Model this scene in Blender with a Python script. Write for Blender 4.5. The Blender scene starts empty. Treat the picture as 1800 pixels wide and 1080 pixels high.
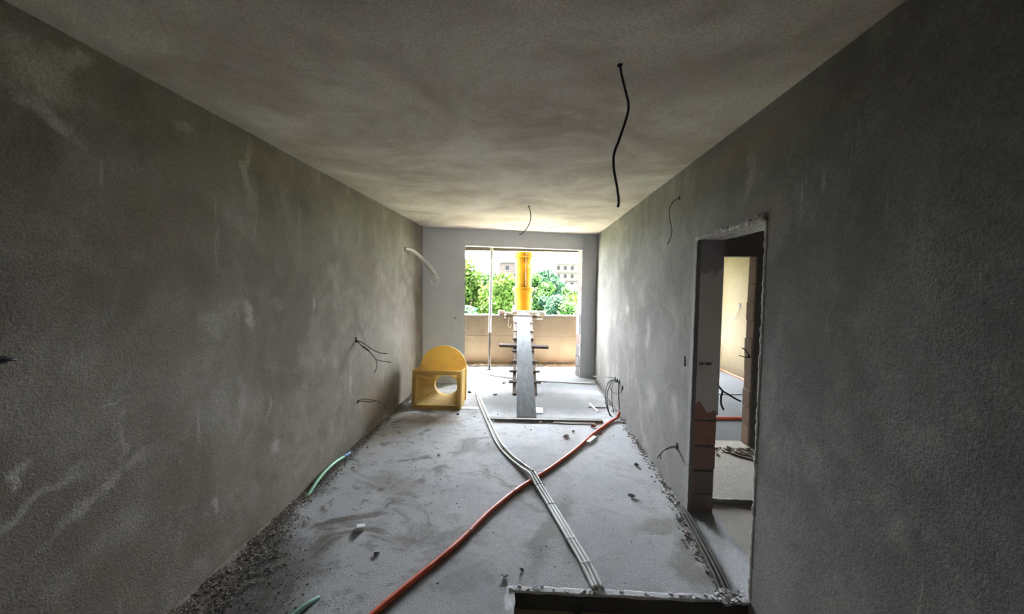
import bpy, bmesh, math, random
from mathutils import Vector, Matrix, noise as mnoise

# ------------------------------------------------------------------ camera, sky, sun, exposure
scene = bpy.context.scene
COL = scene.collection
EYE = Vector((0, 0, 1.65))
YAW, PITCH, ROLL, FPX = -0.0447, -0.0532, 0.0139, 735.55
cam = bpy.data.cameras.new('camera')
cam.sensor_width = 36.0
cam.lens = FPX / 1800 * 36
cam.clip_start = 0.02
cam.clip_end = 2000
camo = bpy.data.objects.new('camera', cam)
COL.objects.link(camo)
fw = Vector((math.sin(YAW) * math.cos(PITCH), math.cos(YAW) * math.cos(PITCH), math.sin(PITCH)))
rt = Vector((math.cos(YAW), -math.sin(YAW), 0))
up = rt.cross(fw)
r_ = rt * math.cos(ROLL) + up * math.sin(ROLL)
u_ = -rt * math.sin(ROLL) + up * math.cos(ROLL)
m4 = Matrix((r_, u_, -fw)).transposed().to_4x4()
m4.translation = EYE
camo.matrix_world = m4
scene.camera = camo

world = bpy.data.worlds.new('world')
scene.world = world
world.use_nodes = True
bg = world.node_tree.nodes['Background']
bg.inputs['Color'].default_value = (0.84, 0.92, 1.0, 1)
bg.inputs['Strength'].default_value = 2.2

sun = bpy.data.lights.new('sun', 'SUN')
sun.energy = 38.0
sun.color = (1.0, 0.93, 0.80)
sun.angle = 0.03
suno = bpy.data.objects.new('sun', sun)
COL.objects.link(suno)
_el, _az = math.radians(71), math.radians(6)          # high sun ahead of the camera, above the balcony side
_sd = Vector((-math.sin(_az) * math.cos(_el), math.cos(_az) * math.cos(_el), math.sin(_el)))
suno.rotation_euler = _sd.to_track_quat('Z', 'Y').to_euler()
suno.location = (0, 20, 30)

vs = scene.view_settings
vs.view_transform = 'Standard'
vs.look = 'None'
vs.gamma = 1.0
vs.use_curve_mapping = False
vs.exposure = 5.75
scene.cycles.max_bounces = 10
scene.cycles.diffuse_bounces = 8
scene.cycles.use_denoising = True
scene.cycles.sample_clamp_indirect = 6.0

def portal(name, loc, size_x, size_y, direction):
    l = bpy.data.lights.new(name, 'AREA')
    l.shape = 'RECTANGLE'
    l.size, l.size_y = size_x, size_y
    l.cycles.is_portal = True
    o = bpy.data.objects.new(name, l)
    COL.objects.link(o)
    o.location = loc
    o.rotation_euler = (-Vector(direction)).to_track_quat('Z', 'Y').to_euler()

# ------------------------------------------------------------------ room dimensions
XL, XR, ZC = -1.7507, 1.1672, 2.5636
WT = 0.192                                  # right wall thickness
DL, DR = 6.7045, 7.592                      # far wall distance at left and right
YN, YF, ZD = 2.153, 3.041, 1.990            # doorway in the right wall
KW = math.atan2(DR - DL, XR - XL)           # far wall stands askew
YB = -2.6                                   # wall behind the camera
rng = random.Random(7)

# ------------------------------------------------------------------ helpers
def tag(o, label=None, cat=None, group=None, kind=None):
    if label: o['label'] = label
    if cat: o['category'] = cat
    if group: o['group'] = group
    if kind: o['kind'] = kind
    return o

def obj(name, bm, mat, parent=None, smooth=False):
    me = bpy.data.meshes.new(name)
    bmesh.ops.recalc_face_normals(bm, faces=bm.faces[:])
    bm.to_mesh(me)
    bm.free()
    for m in (mat if isinstance(mat, (list, tuple)) else [mat]):
        me.materials.append(m)
    if smooth:
        for p in me.polygons: p.use_smooth = True
    o = bpy.data.objects.new(name, me)
    COL.objects.link(o)
    if parent: o.parent = parent
    return o

def empty(name, loc=(0, 0, 0), rz=0.0):
    o = bpy.data.objects.new(name, None)
    COL.objects.link(o)
    o.empty_display_size = 0.05
    o.location = loc
    o.rotation_euler = (0, 0, rz)
    return o

def box(bm, x0, x1, y0, y1, z0, z1, mat=0, M=None):
    vs_ = [bm.verts.new((x, y, z)) for z in (z0, z1) for y in (y0, y1) for x in (x0, x1)]
    if M is not None:
        for v in vs_: v.co = M @ v.co
    for f in ((0, 2, 3, 1), (4, 5, 7, 6), (0, 1, 5, 4), (2, 6, 7, 3), (0, 4, 6, 2), (1, 3, 7, 5)):
        bm.faces.new([vs_[i] for i in f]).material_index = mat
    return vs_

def bevel_all(bm, w, seg=1):
    bmesh.ops.bevel(bm, geom=bm.edges[:], offset=w, segments=seg, affect='EDGES', profile=0.5)

def smooth_path(pts, n=8):
    pts = [Vector(p) for p in pts]
    if len(pts) < 3: return pts
    P = [pts[0] * 2 - pts[1]] + pts + [pts[-1] * 2 - pts[-2]]
    out = []
    for i in range(1, len(P) - 2):
        a, b, c, d = P[i - 1:i + 3]
        for k in range(n):
            t = k / n
            out.append(0.5 * ((2 * b) + (c - a) * t + (2 * a - 5 * b + 4 * c - d) * t * t + (3 * b - a - 3 * c + d) * t ** 3))
    out.append(pts[-1])
    return out

def tube(bm, pts, r, seg=8, mat=0, wob=0.0):
    rings = []
    n = len(pts)
    prev = None
    for i, p in enumerate(pts):
        t = (pts[min(i + 1, n - 1)] - pts[max(i - 1, 0)]).normalized()
        if prev is None:
            ref = Vector((0, 0, 1)) if abs(t.z) < 0.9 else Vector((1, 0, 0))
        else:
            ref = prev
        s = t.cross(ref)
        if s.length < 1e-5: s = t.orthogonal()
        s.normalize()
        w = s.cross(t).normalized()
        prev = w
        rr = (r(i / max(1, n - 1)) if callable(r) else r) * (1 + wob * rng.uniform(-1, 1))
        rings.append([bm.verts.new(p + s * rr * math.cos(a) + w * rr * math.sin(a)) for a in [2 * math.pi * k / seg for k in range(seg)]])
    for a, b in zip(rings, rings[1:]):
        for k in range(seg):
            bm.faces.new((a[k], a[(k + 1) % seg], b[(k + 1) % seg], b[k])).material_index = mat
    bm.faces.new(rings[0][::-1]).material_index = mat
    bm.faces.new(rings[-1]).material_index = mat

def tube_obj(name, pts, r, mat, parent=None, seg=8, n=8, wob=0.0):
    bm = bmesh.new()
    tube(bm, smooth_path(pts, n), r, seg, 0, wob)
    return obj(name, bm, mat, parent, smooth=True)

def lathe(bm, prof, seg=32, cx=0, cy=0, cz=0, mat=0, cap=False):
    rings = []
    for r, z in prof:
        rings.append([bm.verts.new((cx + r * math.cos(2 * math.pi * k / seg), cy + r * math.sin(2 * math.pi * k / seg), cz + z)) for k in range(seg)])
    for a, b in zip(rings, rings[1:]):
        for k in range(seg):
            bm.faces.new((a[k], a[(k + 1) % seg], b[(k + 1) % seg], b[k])).material_index = mat
    if cap:
        bm.faces.new(rings[0][::-1]); bm.faces.new(rings[-1])

CH = [(0, 2, 3, 1), (4, 5, 7, 6), (0, 1, 5, 4), (2, 6, 7, 3), (0, 4, 6, 2), (1, 3, 7, 5)]
def chip(bm, c, s, flat=0.6, mat=0, R=rng):
    rot = Matrix.Rotation(R.uniform(0, 6.28), 3, 'Z') @ Matrix.Rotation(R.uniform(-.5, .5), 3, 'X')
    v = []
    for z in (-1, 1):
        for y in (-1, 1):
            for x in (-1, 1):
                p = Vector((x * R.uniform(.35, 1), y * R.uniform(.35, 1), z * flat * R.uniform(.4, 1))) * (s * .5)
                v.append(bm.verts.new(Vector(c) + rot @ p))
    for f in CH:
        bm.faces.new([v[i] for i in f]).material_index = mat

def rough_strip(bm, a, b, w, h, nrm, side, step=0.018, mat=0, R=rng, lo=.3):
    """ragged lip of broken mortar running from a to b; nrm = outward, side = across"""
    a, b, nrm, side = Vector(a), Vector(b), Vector(nrm), Vector(side)
    n = max(2, int((b - a).length / step))
    rows = []
    for i in range(n + 1):
        p = a.lerp(b, i / n)
        w0, w1, hh = w * R.uniform(lo, 1), w * R.uniform(lo, 1), h * R.uniform(.25, 1)
        j = (b - a).normalized() * R.uniform(-.4, .4) * step
        rows.append([bm.verts.new(p - side * w0 + j), bm.verts.new(p - side * w0 * .6 + nrm * hh * .8 + j), bm.verts.new(p + side * w1 * .5 + nrm * hh * R.uniform(.6, 1)), bm.verts.new(p + side * w1 - nrm * h * .1)])
    for r0, r1 in zip(rows, rows[1:]):
        for k in range(3):
            bm.faces.new((r0[k], r0[k + 1], r1[k + 1], r1[k])).material_index = mat

# ------------------------------------------------------------------ materials
class NT:
    def __init__(s, name):
        s.m = bpy.data.materials.new(name)
        s.m.use_nodes = True
        s.t = s.m.node_tree
        s.b = s.t.nodes['Principled BSDF']
        s.tc = s.t.nodes.new('ShaderNodeTexCoord')
    def n(s, typ, **kw):
        nd = s.t.nodes.new(typ)
        for k, v in kw.items(): setattr(nd, k, v)
        return nd
    def l(s, a, b): s.t.links.new(a, b)
    def obj(s): return s.tc.outputs['Object']
    def mapping(s, vec=None, loc=(0, 0, 0), rot=(0, 0, 0), scale=(1, 1, 1)):
        nd = s.n('ShaderNodeMapping')
        nd.inputs['Location'].default_value = loc
        nd.inputs['Rotation'].default_value = rot
        nd.inputs['Scale'].default_value = scale
        s.l(vec or s.obj(), nd.inputs['Vector'])
        return nd.outputs[0]
    def noise(s, scale, detail=4, rough=.55, vec=None, dist=0.0, col=False):
        nd = s.n('ShaderNodeTexNoise')
        nd.inputs['Scale'].default_value = scale
        nd.inputs['Detail'].default_value = detail
        nd.inputs['Roughness'].default_value = rough
        nd.inputs['Distortion'].default_value = dist
        s.l(vec or s.obj(), nd.inputs['Vector'])
        return nd.outputs['Color' if col else 'Fac']
    def step(s, v, a, b):
        nd = s.n('ShaderNodeMapRange')
        nd.interpolation_type = 'SMOOTHSTEP'
        nd.inputs['From Min'].default_value = a
        nd.inputs['From Max'].default_value = b
        s.l(v, nd.inputs['Value'])
        return nd.outputs[0]
    def math(s, op, a, b=None, clamp=False):
        nd = s.n('ShaderNodeMath', operation=op, use_clamp=clamp)
        for i, v in enumerate((a, b)):
            if v is None: continue
            if isinstance(v, (int, float)): nd.inputs[i].default_value = v
            else: s.l(v, nd.inputs[i])
        return nd.outputs[0]
    def mix(s, f, a, b, mode='MIX'):
        nd = s.n('ShaderNodeMix', data_type='RGBA', blend_type=mode)
        for i, v in ((0, f), (6, a), (7, b)):
            if isinstance(v, (int, float)): nd.inputs[i].default_value = v
            elif isinstance(v, (tuple, list)): nd.inputs[i].default_value = (*v[:3], 1)
            else: s.l(v, nd.inputs[i])
        return nd.outputs[2]
    def sep(s, vec=None):
        nd = s.n('ShaderNodeSeparateXYZ')
        s.l(vec or s.obj(), nd.inputs[0])
        return nd.outputs
    def wobble(s, amount, scale):
        """object coordinates shaken by noise, for ragged stain outlines"""
        c = s.noise(scale, 4, .6, col=True)
        a = s.n('ShaderNodeVectorMath', operation='SUBTRACT'); s.l(c, a.inputs[0]); a.inputs[1].default_value = (.5, .5, .5)
        b = s.n('ShaderNodeVectorMath', operation='SCALE'); s.l(a.outputs[0], b.inputs[0]); b.inputs['Scale'].default_value = amount
        d = s.n('ShaderNodeVectorMath', operation='ADD'); s.l(s.obj(), d.inputs[0]); s.l(b.outputs[0], d.inputs[1])
        return d.outputs[0]
    def blotch(s, vec, c, r, ang=0, axis='X', soft=.35):
        """smooth mask, 1 inside an ellipse of radii r about c in the plane normal to axis"""
        mp = s.n('ShaderNodeVectorMath', operation='SUBTRACT'); s.l(vec, mp.inputs[0]); mp.inputs[1].default_value = c
        rot = {'X': (ang, 0, 0), 'Y': (0, ang, 0), 'Z': (0, 0, ang)}[axis]
        m2 = s.n('ShaderNodeMapping'); m2.inputs['Rotation'].default_value = rot
        s.l(mp.outputs[0], m2.inputs['Vector'])
        m3 = s.n('ShaderNodeVectorMath', operation='MULTIPLY'); s.l(m2.outputs[0], m3.inputs[0])
        inv = {'X': (0, 1 / r[0], 1 / r[1]), 'Y': (1 / r[0], 0, 1 / r[1]), 'Z': (1 / r[0], 1 / r[1], 0)}[axis]
        m3.inputs[1].default_value = inv
        ln = s.n('ShaderNodeVectorMath', operation='LENGTH'); s.l(m3.outputs[0], ln.inputs[0])
        return s.step(ln.outputs['Value'], 1.0, 1.0 - soft)
    def bump(s, h, strength=.3, dist=.01, prev=None):
        nd = s.n('ShaderNodeBump')
        nd.inputs['Strength'].default_value = strength
        nd.inputs['Distance'].default_value = dist
        s.l(h, nd.inputs['Height'])
        if prev is not None: s.l(prev, nd.inputs['Normal'])
        return nd.outputs[0]
    def done(s, col, rough=.9, normal=None, spec=.25):
        if isinstance(col, (tuple, list)): s.b.inputs['Base Color'].default_value = (*col[:3], 1)
        else: s.l(col, s.b.inputs['Base Color'])
        if isinstance(rough, (int, float)): s.b.inputs['Roughness'].default_value = rough
        else: s.l(rough, s.b.inputs['Roughness'])
        s.b.inputs['Specular IOR Level'].default_value = spec
        if normal is not None: s.l(normal, s.b.inputs['Normal'])
        return s.m

def simple(name, c, rough=.7, var=.12, scale=14, spec=.3, bump=.15, bscale=60, metallic=0):
    t = NT(name)
    f = t.noise(scale, 5, .6)
    col = t.mix(f, [x * (1 - var) for x in c], [min(1, x * (1 + var)) for x in c])
    nb = t.bump(t.noise(bscale, 3), bump, .004)
    t.b.inputs['Metallic'].default_value = metallic
    return t.done(col, rough, nb, spec)

def plaster(name, dark, light, pale, axis, blotches=(), streak=(6, 14, 1.2), streak_amt=.5, darks=(), grain=.5, extra=None):
    t = NT(name)
    big = t.step(t.noise(1.1, 7, .66, dist=.6), .34, .66)
    col = t.mix(big, dark, light)
    mid = t.step(t.noise(3.1, 6, .65, dist=.3), .45, .75)
    col = t.mix(t.math('MULTIPLY', mid, .35), col, pale)
    # trowel drag marks
    sv = t.mapping(scale=streak)
    st = t.step(t.noise(1.0, 5, .7, vec=sv), .62, .74)
    col = t.mix(t.math('MULTIPLY', st, streak_amt), col, pale)
    wv = t.wobble(.30, 4.0)
    ragged = t.noise(11, 5, .7)
    for c, r, ang, amt in blotches:
        edge = t.math('MULTIPLY', t.math('MULTIPLY', t.blotch(wv, c, r, ang, axis, .75), amt), t.step(ragged, .24, .50))
        col = t.mix(edge, col, pale)
    for c, r, ang, amt, tint in darks:
        edge = t.math('MULTIPLY', t.blotch(wv, c, r, ang, axis, .8), amt)
        col = t.mix(edge, col, tint)
    if extra: col = extra(t, col)
    g = t.noise(105, 5, .8)
    col = t.mix(t.math('MULTIPLY', t.step(g, .36, .68), .55), col, [x * .5 for x in dark])
    nb = t.bump(t.noise(110, 4, .7), grain * 1.6, .006)
    nb = t.bump(t.noise(9, 6, .6), .35, .02, nb)
    return t.done(col, .97, nb, .04)

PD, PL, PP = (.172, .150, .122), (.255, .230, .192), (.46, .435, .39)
BRN = (.27, .20, .15)
M = {}
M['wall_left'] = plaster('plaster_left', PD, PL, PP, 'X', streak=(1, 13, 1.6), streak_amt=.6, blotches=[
    ((XL, 1.46, 2.37), (.20, .13), .35, 1.0), ((XL, 1.56, 2.48), (.04, .09), .3, 1.0), ((XL, 1.49, 2.23), (.14, .05), .5, 1.0),
    ((XL, 2.08, 2.41), (.10, .025), .3, .5), ((XL, 2.56, 2.36), (.035, .2), 0, .6), ((XL, 2.49, 1.43), (.07, .12), -.3, .75), ((XL, 2.2, 1.40), (.13, .13), .2, .4),
    ((XL, 2.57, 2.2), (.06, .16), 0, .35), ((XL, 1.35, .86), (.25, .03), -.45, .55), ((XL, 1.6, .80), (.35, .04), -.4, .5), ((XL, 1.36, .98), (.03, .05), 0, .7),
    ((XL, 1.70, 1.15), (.10, .012), -.2, .6), ((XL, 1.72, 1.0), (.03, .16), .1, .4), ((XL, 2.22, .42), (.05, .08), 0, .55), ((XL, 2.75, .50), (.06, .09), .3, .6),
    ((XL, 2.7, .8), (.03, .14), .2, .4), ((XL, 2.45, .9), (.05, .25), .15, .3), ((XL, 3.3, 1.5), (.03, .12), .1, .5), ((XL, 4.0, .75), (.05, .3), .1, .5), ((XL, 3.6, .35), (.02, .07), .2, .7)],
    darks=[((XL, 4.55, .28), (.42, .36), .4, .75, BRN), ((XL, 3.0, 2.42), (.7, .14), 0, .5, BRN), ((XL, 1.9, 1.9), (.5, .3), 0, .3, BRN)])
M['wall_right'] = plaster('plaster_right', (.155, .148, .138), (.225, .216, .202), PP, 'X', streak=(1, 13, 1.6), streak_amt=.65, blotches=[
    ((XR, 2.35, 2.25), (.05, .22), -.3, .35), ((XR, 4.2, 1.2), (.12, .2), 0, .5), ((XR, 5.1, 1.35), (.15, .08), 0, .6), ((XR, 4.0, .6), (.2, .2), 0, .35), ((XR, 3.35, .75), (.10, .2), .3, .3)],
    darks=[((XR, 2.5, 2.43), (1.1, .12), 0, .45, BRN), ((XR, 2.2, 2.0), (.3, .25), 0, .25, BRN)])
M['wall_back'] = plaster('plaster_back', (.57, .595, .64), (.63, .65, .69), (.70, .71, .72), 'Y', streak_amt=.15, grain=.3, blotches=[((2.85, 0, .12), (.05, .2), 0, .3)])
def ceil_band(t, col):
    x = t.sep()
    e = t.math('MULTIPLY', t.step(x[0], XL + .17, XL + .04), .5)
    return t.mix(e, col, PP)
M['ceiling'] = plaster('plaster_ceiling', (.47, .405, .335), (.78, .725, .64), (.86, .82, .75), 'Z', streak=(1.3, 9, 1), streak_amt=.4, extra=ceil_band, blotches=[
    ((-.4, 3.0, ZC), (.5, .12), .1, .45), ((-.9, 3.3, ZC), (.3, .05), .4, .5), ((.1, 3.4, ZC), (.25, .12), 0, .4), ((.2, 2.3, ZC), (.35, .08), -.2, .35), ((-1.1, 2.3, ZC), (.3, .05), .2, .3)],
    darks=[((.7, 1.9, ZC), (.6, .35), 0, .35, (.24, .19, .16)), ((-.6, 1.3, ZC), (.8, .3), 0, .3, (.22, .19, .16))])
M['wall_hall'] = plaster('plaster_hall', (.27, .24, .21), (.33, .30, .27), (.42, .39, .35), 'Y', streak_amt=.2)
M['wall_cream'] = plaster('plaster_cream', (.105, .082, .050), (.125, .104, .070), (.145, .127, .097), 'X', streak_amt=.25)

def floor_mat(name, c1, c2, dirt, brown=True):
    t = NT(name)
    col = t.mix(t.step(t.noise(1.4, 5, .6), .35, .65), c1, c2)
    d1 = t.math('MAXIMUM', t.step(t.noise(2.3, 7, .70, dist=.8), .50, .62), t.math('MULTIPLY', t.step(t.noise(7, 7, .72, dist=.5), .54, .64), .75))
    x = t.sep()
    leftness = t.step(x[0], .1, -1.5)
    amt = t.math('MULTIPLY', d1, t.math('ADD', t.math('MULTIPLY', leftness, .72), .24))
    col = t.mix(amt, col, dirt)
    if brown:
        wv = t.wobble(.5, 3.0)
        for c, r, a, k, tint in [((-1.25, 4.95, 0), (.55, .38), .2, .8, (.30, .235, .165)), ((-1.5, 2.2, 0), (.5, .5), .3, .85, (.13, .11, .09)),
                                 ((-1.45, 1.6, 0), (.5, .7), 0, .8, (.12, .10, .085)), ((-1.1, 3.3, 0), (.4, .25), .5, .5, (.24, .21, .17)), ((-.75, 2.6, 0), (.2, .22), .2, .4, (.25, .21, .18)),
                                 ((-.1, 3.28, 0), (.9, .05), .95, .6, (.30, .27, .21)), ((.9, 2.85, 0), (.25, .12), -.4, .6, (.27, .24, .18)), ((1.0, 2.5, 0), (.13, .42), .15, .7, (.25, .22, .18)),
                                 ((.17, 2.75, 0), (.13, .75), .28, .7, (.24, .225, .20)), ((.9, 8.5, 0), (1.2, .16), .09, .7, (.40, .28, .17)), ((-1.1, 8.5, 0), (1.0, .07), .09, .6, (.42, .29, .18)),
                                 ((1.0, 7.1, 0), (.22, .3), 0, .5, (.40, .36, .26)), ((0.1, 5.9, 0), (1.5, .95), 0, .9, (.095, .09, .082)), ((.3, 7.2, 0), (1.7, 1.0), 0, .85, (.09, .092, .097)), ((-.5, 8.2, 0), (2.6, .75), 0, .6, (.09, .088, .085))]:  # last three: sandy dirt at the opening, darkened further to hold down bright skylight
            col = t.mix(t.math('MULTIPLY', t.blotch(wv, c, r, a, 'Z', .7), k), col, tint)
    sp = t.step(t.noise(55, 3, .6), .66, .74)
    col = t.mix(t.math('MULTIPLY', sp, .35), col, [v * .6 for v in dirt])
    g = t.step(t.noise(95, 5, .8), .36, .66)
    col = t.mix(t.math('MULTIPLY', g, .6), col, [v * .5 for v in c1])
    nb = t.bump(t.noise(90, 5, .75), 1.0, .012)
    nb = t.bump(t.noise(14, 6, .65), .35, .02, nb)
    return t.done(col, .92, nb, .04)
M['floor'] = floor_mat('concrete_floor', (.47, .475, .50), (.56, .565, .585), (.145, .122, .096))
M['floor_hall'] = floor_mat('concrete_hall', (.55, .50, .44), (.62, .57, .51), (.42, .37, .31), False)
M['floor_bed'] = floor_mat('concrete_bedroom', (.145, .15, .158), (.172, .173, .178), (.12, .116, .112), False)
M['pit'] = simple('pit_dust', (.42, .33, .24), .95, .3, 8)
M['pit_side'] = simple('dark_concrete', (.10, .095, .085), .95, .3, 10)  # darker concrete tone on the inner faces of the sunken step
M['rim'] = simple('broken_cement', (.50, .50, .515), .95, .4, 40, bump=.6, bscale=120)
M['lip'] = simple('broken_plaster', (.46, .44, .42), .95, .3, 60, bump=.6, bscale=120)

def parapet_mat():
    t = NT('parapet_render')
    z = t.sep()[2]
    col = t.mix(t.step(t.noise(2.2, 5), .35, .7), (.068, .053, .036), (.088, .070, .048))
    top = t.math('MULTIPLY', t.step(z, .78, 1.04), t.step(t.noise(7, 6, .7), .40, .62))
    col = t.mix(t.math('MULTIPLY', top, .75), col, (.050, .042, .031))
    low = t.math('MULTIPLY', t.step(z, .3, .0), t.step(t.noise(6, 5), .3, .6))
    col = t.mix(t.math('MULTIPLY', low, .7), col, (.095, .055, .03))
    g = t.step(t.noise(30, 4), .62, .7)
    col = t.mix(t.math('MULTIPLY', g, .3), col, (.06, .05, .035))
    return t.done(col, .95, t.bump(t.noise(60, 4), .5, .01), .1)
M['parapet'] = parapet_mat()
M['beam'] = simple('beam_render', (.05, .038, .029), .95, .2, 5)
M['concrete'] = simple('rough_concrete', (.40, .39, .37), .95, .2, 5)
def brick_mat(name, c, d, amt=.5):
    t = NT(name)
    info = t.n('ShaderNodeObjectInfo')
    col = t.mix(t.noise(18, 5, .65), [x * .75 for x in c], [x * 1.2 for x in c])
    mo = t.step(t.noise(5, 6, .7), .48, .6)
    col = t.mix(t.math('MULTIPLY', mo, amt), col, d)
    sp = t.step(t.noise(120, 2), .66, .72)
    col = t.mix(t.math('MULTIPLY', sp, .5), col, (.55, .52, .48))
    return t.done(col, .95, t.bump(t.noise(70, 4), .6, .008), .1)
M['brick_red'] = brick_mat('brick_red', (.35, .175, .135), (.29, .21, .18), .4)
M['brick_dark'] = brick_mat('brick_mortar_smeared', (.30, .17, .14), (.20, .17, .16), .6)
M['brick_sooty'] = brick_mat('brick_damp', (.22, .16, .14), (.18, .165, .16), .8)
M['brick_pink'] = brick_mat('brick_pink', (.17, .105, .09), (.13, .12, .12), .5)
M['brick_grey'] = brick_mat('brick_grey', (.13, .125, .13), (.165, .16, .165), .6)
M['brick_hall'] = brick_mat('brick_hall', (.50, .36, .29), (.42, .36, .31), .5)
M['mortar'] = simple('mortar', (.15, .14, .13), .95, .3, 40, bump=.6)
def jamb_mat():
    t = NT('jamb_plaster')
    z = t.sep()[2]
    col = t.mix(t.noise(5, 6, .6), (.56, .52, .49), (.66, .62, .58))
    zz = t.math('ADD', z, t.math('MULTIPLY', t.noise(22, 4, .7), .22))
    col = t.mix(t.math('MULTIPLY', t.step(zz, 1.84, 1.88), .8), col, (.28, .25, .27))
    return t.done(col, .95, t.bump(t.noise(90, 4), .5, .006), .1)
M['jamb'] = jamb_mat()
M['return'] = simple('rough_plaster_return', (.20, .19, .18), .95, .35, 30, bump=.8)

M['grey_conduit'] = simple('grey_conduit', (.52, .53, .53), .55, .12, 12, bump=.25, bscale=90)
M['dusty_cable'] = simple('dusty_cable', (.19, .185, .18), .7, .2, 15)
M['muddy_cable'] = simple('muddy_cable', (.10, .095, .09), .95, .4, 25, spec=.05)
M['orange_conduit'] = simple('orange_conduit', (.62, .115, .055), .5, .2, 9, bump=.2)
M['green_conduit'] = simple('green_conduit', (.24, .52, .32), .45, .12, 9)
M['green_dusty'] = simple('green_conduit_dusty', (.20, .38, .30), .6, .2, 9)
M['blue_sleeve'] = simple('blue_sleeve', (.10, .22, .42), .5)
M['black'] = simple('black_cable', (.025, .025, .027), .5)
M['dark_wire'] = simple('dark_wire', (.05, .05, .048), .55)
M['beige_wire'] = simple('beige_wire', (.32, .27, .2), .6)
M['white_wire'] = simple('white_wire', (.72, .72, .70), .5, .08)
M['wood_grey'] = None
def wood(name, c1, c2, sc=(3, 30, 30)):
    t = NT(name)
    v = t.mapping(scale=sc)
    col = t.mix(t.step(t.noise(1, 6, .6, vec=v, dist=.6), .3, .7), c1, c2)
    col = t.mix(t.math('MULTIPLY', t.step(t.noise(6, 5), .5, .7), .4), col, [x * 1.5 for x in c2])
    return t.done(col, .85, t.bump(t.noise(1, 4, vec=v), .3, .005), .15)
M['wood_rail'] = wood('weathered_wood', (.08, .059, .047), (.125, .096, .08), (30, 3, 3))
M['wood_rung'] = wood('weathered_rung_wood', (.075, .056, .045), (.115, .09, .076), (3, 30, 30))
M['wood_dark'] = wood('dark_wood', (.055, .042, .035), (.09, .07, .058), (3, 30, 30))
M['wood_batten'] = wood('cement_stained_wood', (.13, .123, .115), (.195, .187, .175), (2.5, 30, 30))
M['wood_pale'] = wood('pale_board', (.09, .07, .056), (.13, .105, .086), (3, 30, 30))
def plank_mat():
    t = NT('cement_plank')
    v = t.mapping(scale=(2.5, 9, 9))
    f = t.noise(1.2, 7, .7, vec=v, dist=.7)
    col = t.mix(t.step(f, .3, .7), (.115, .123, .136), (.175, .184, .197))
    col = t.mix(t.math('MULTIPLY', t.step(t.noise(2.5, 6, .7, vec=v), .56, .66), .45), col, (.13, .12, .115))
    return t.done(col, .95, t.bump(f, .9, .02), .03)
M['plank'] = plank_mat()
def plastic_yellow(name, c, trans, dirt=.35):
    t = NT(name)
    col = t.mix(t.step(t.noise(5, 6, .7), .45, .75), c, [c[0] * .8, c[1] * .72, c[2] * .9])
    v = t.mapping(scale=(30, 30, 3))
    col = t.mix(t.math('MULTIPLY', t.step(t.noise(1, 5, .7, vec=v), .62, .72), dirt), col, (c[0] * .5, c[1] * .5, c[2] * .8))
    m = t.done(col, .6, t.bump(t.noise(40, 3), .1, .003), .08)
    if trans:
        tr = t.n('ShaderNodeBsdfTranslucent'); t.l(col, tr.inputs['Color'])
        mx = t.n('ShaderNodeMixShader'); mx.inputs[0].default_value = trans
        out = t.t.nodes['Material Output']
        t.l(t.b.outputs[0], mx.inputs[1]); t.l(tr.outputs[0], mx.inputs[2]); t.l(mx.outputs[0], out.inputs['Surface'])
    return m
M['chute'] = plastic_yellow('chute_yellow', (.175, .085, .002), .45)
M['hopper'] = plastic_yellow('hopper_yellow', (.68, .51, .19), .4, .45)
M['steel'] = simple('galvanised_steel', (.55, .55, .56), .45, .15, 12, metallic=.3)
M['prop_light'] = simple('prop_light_paint', (.28, .275, .265), .6, .1)
M['prop_dark'] = simple('prop_dark_steel', (.06, .052, .046), .65, .25, 20)
M['stone'] = simple('stone', (.34, .33, .32), .95, .3, 30, bump=.6)
M['stone_dark'] = simple('dark_stone', (.10, .095, .09), .95, .3, 30, bump=.6)
M['stone_red'] = simple('red_stone', (.30, .12, .11), .95, .3, 30, bump=.6)
M['white_bit'] = simple('white_foam', (.80, .81, .83), .9, .06)
M['soil'] = simple('grit', (.23, .20, .175), .98, .4, 60, bump=.8)
M['soil_mid'] = simple('dusty_grit', (.27, .24, .205), .98, .4, 60, bump=.8)
M['soil_brown'] = simple('brown_earth', (.34, .22, .13), .98, .35, 40, bump=.8)
M['grit_light'] = simple('pale_grit', (.22, .21, .19), .98, .3, 60, bump=.8)
M['hole'] = simple('hole_shade_black', (.012, .012, .012), .8)  # near-black on solid blocks, painting the shade inside holes in the walls

# ------------------------------------------------------------------ room shell
def struct(o, label=None):
    tag(o, label, None, None, 'structure')
    return o

PX0, PX1, PY0, PY1, PZ = -.072, XR, .75, 2.178, -.095      # sunken step in the floor
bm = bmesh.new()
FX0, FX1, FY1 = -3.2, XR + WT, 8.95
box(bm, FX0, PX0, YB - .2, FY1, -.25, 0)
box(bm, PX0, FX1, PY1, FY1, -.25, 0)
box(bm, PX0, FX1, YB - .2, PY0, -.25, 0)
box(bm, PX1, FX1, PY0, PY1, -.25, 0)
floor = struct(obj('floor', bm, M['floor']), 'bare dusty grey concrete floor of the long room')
bm = bmesh.new()
box(bm, PX0, PX1, PY0, PY1, -.25, PZ)
obj('sunken_base', bm, M['pit'], floor)
bm = bmesh.new()
box(bm, PX0 - .001, PX1, PY1 - .012, PY1 + .0, PZ, -.012)
box(bm, PX0 - .0, PX0 + .01, PY0, PY1 - .012, PZ, -.02)
obj('sunken_edge', bm, M['pit_side'], floor)
bm = bmesh.new()
rough_strip(bm, (PX0 - .01, PY1 + .006, 0), (PX1, PY1 + .006, 0), .036, .008, (0, 0, 1), (0, -1, 0), .05, lo=.65)
rough_strip(bm, (PX0 - .012, PY1 + .02, 0), (PX0 - .012, PY0, 0), .034, .010, (0, 0, 1), (1, 0, 0), .05, lo=.65)
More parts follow.
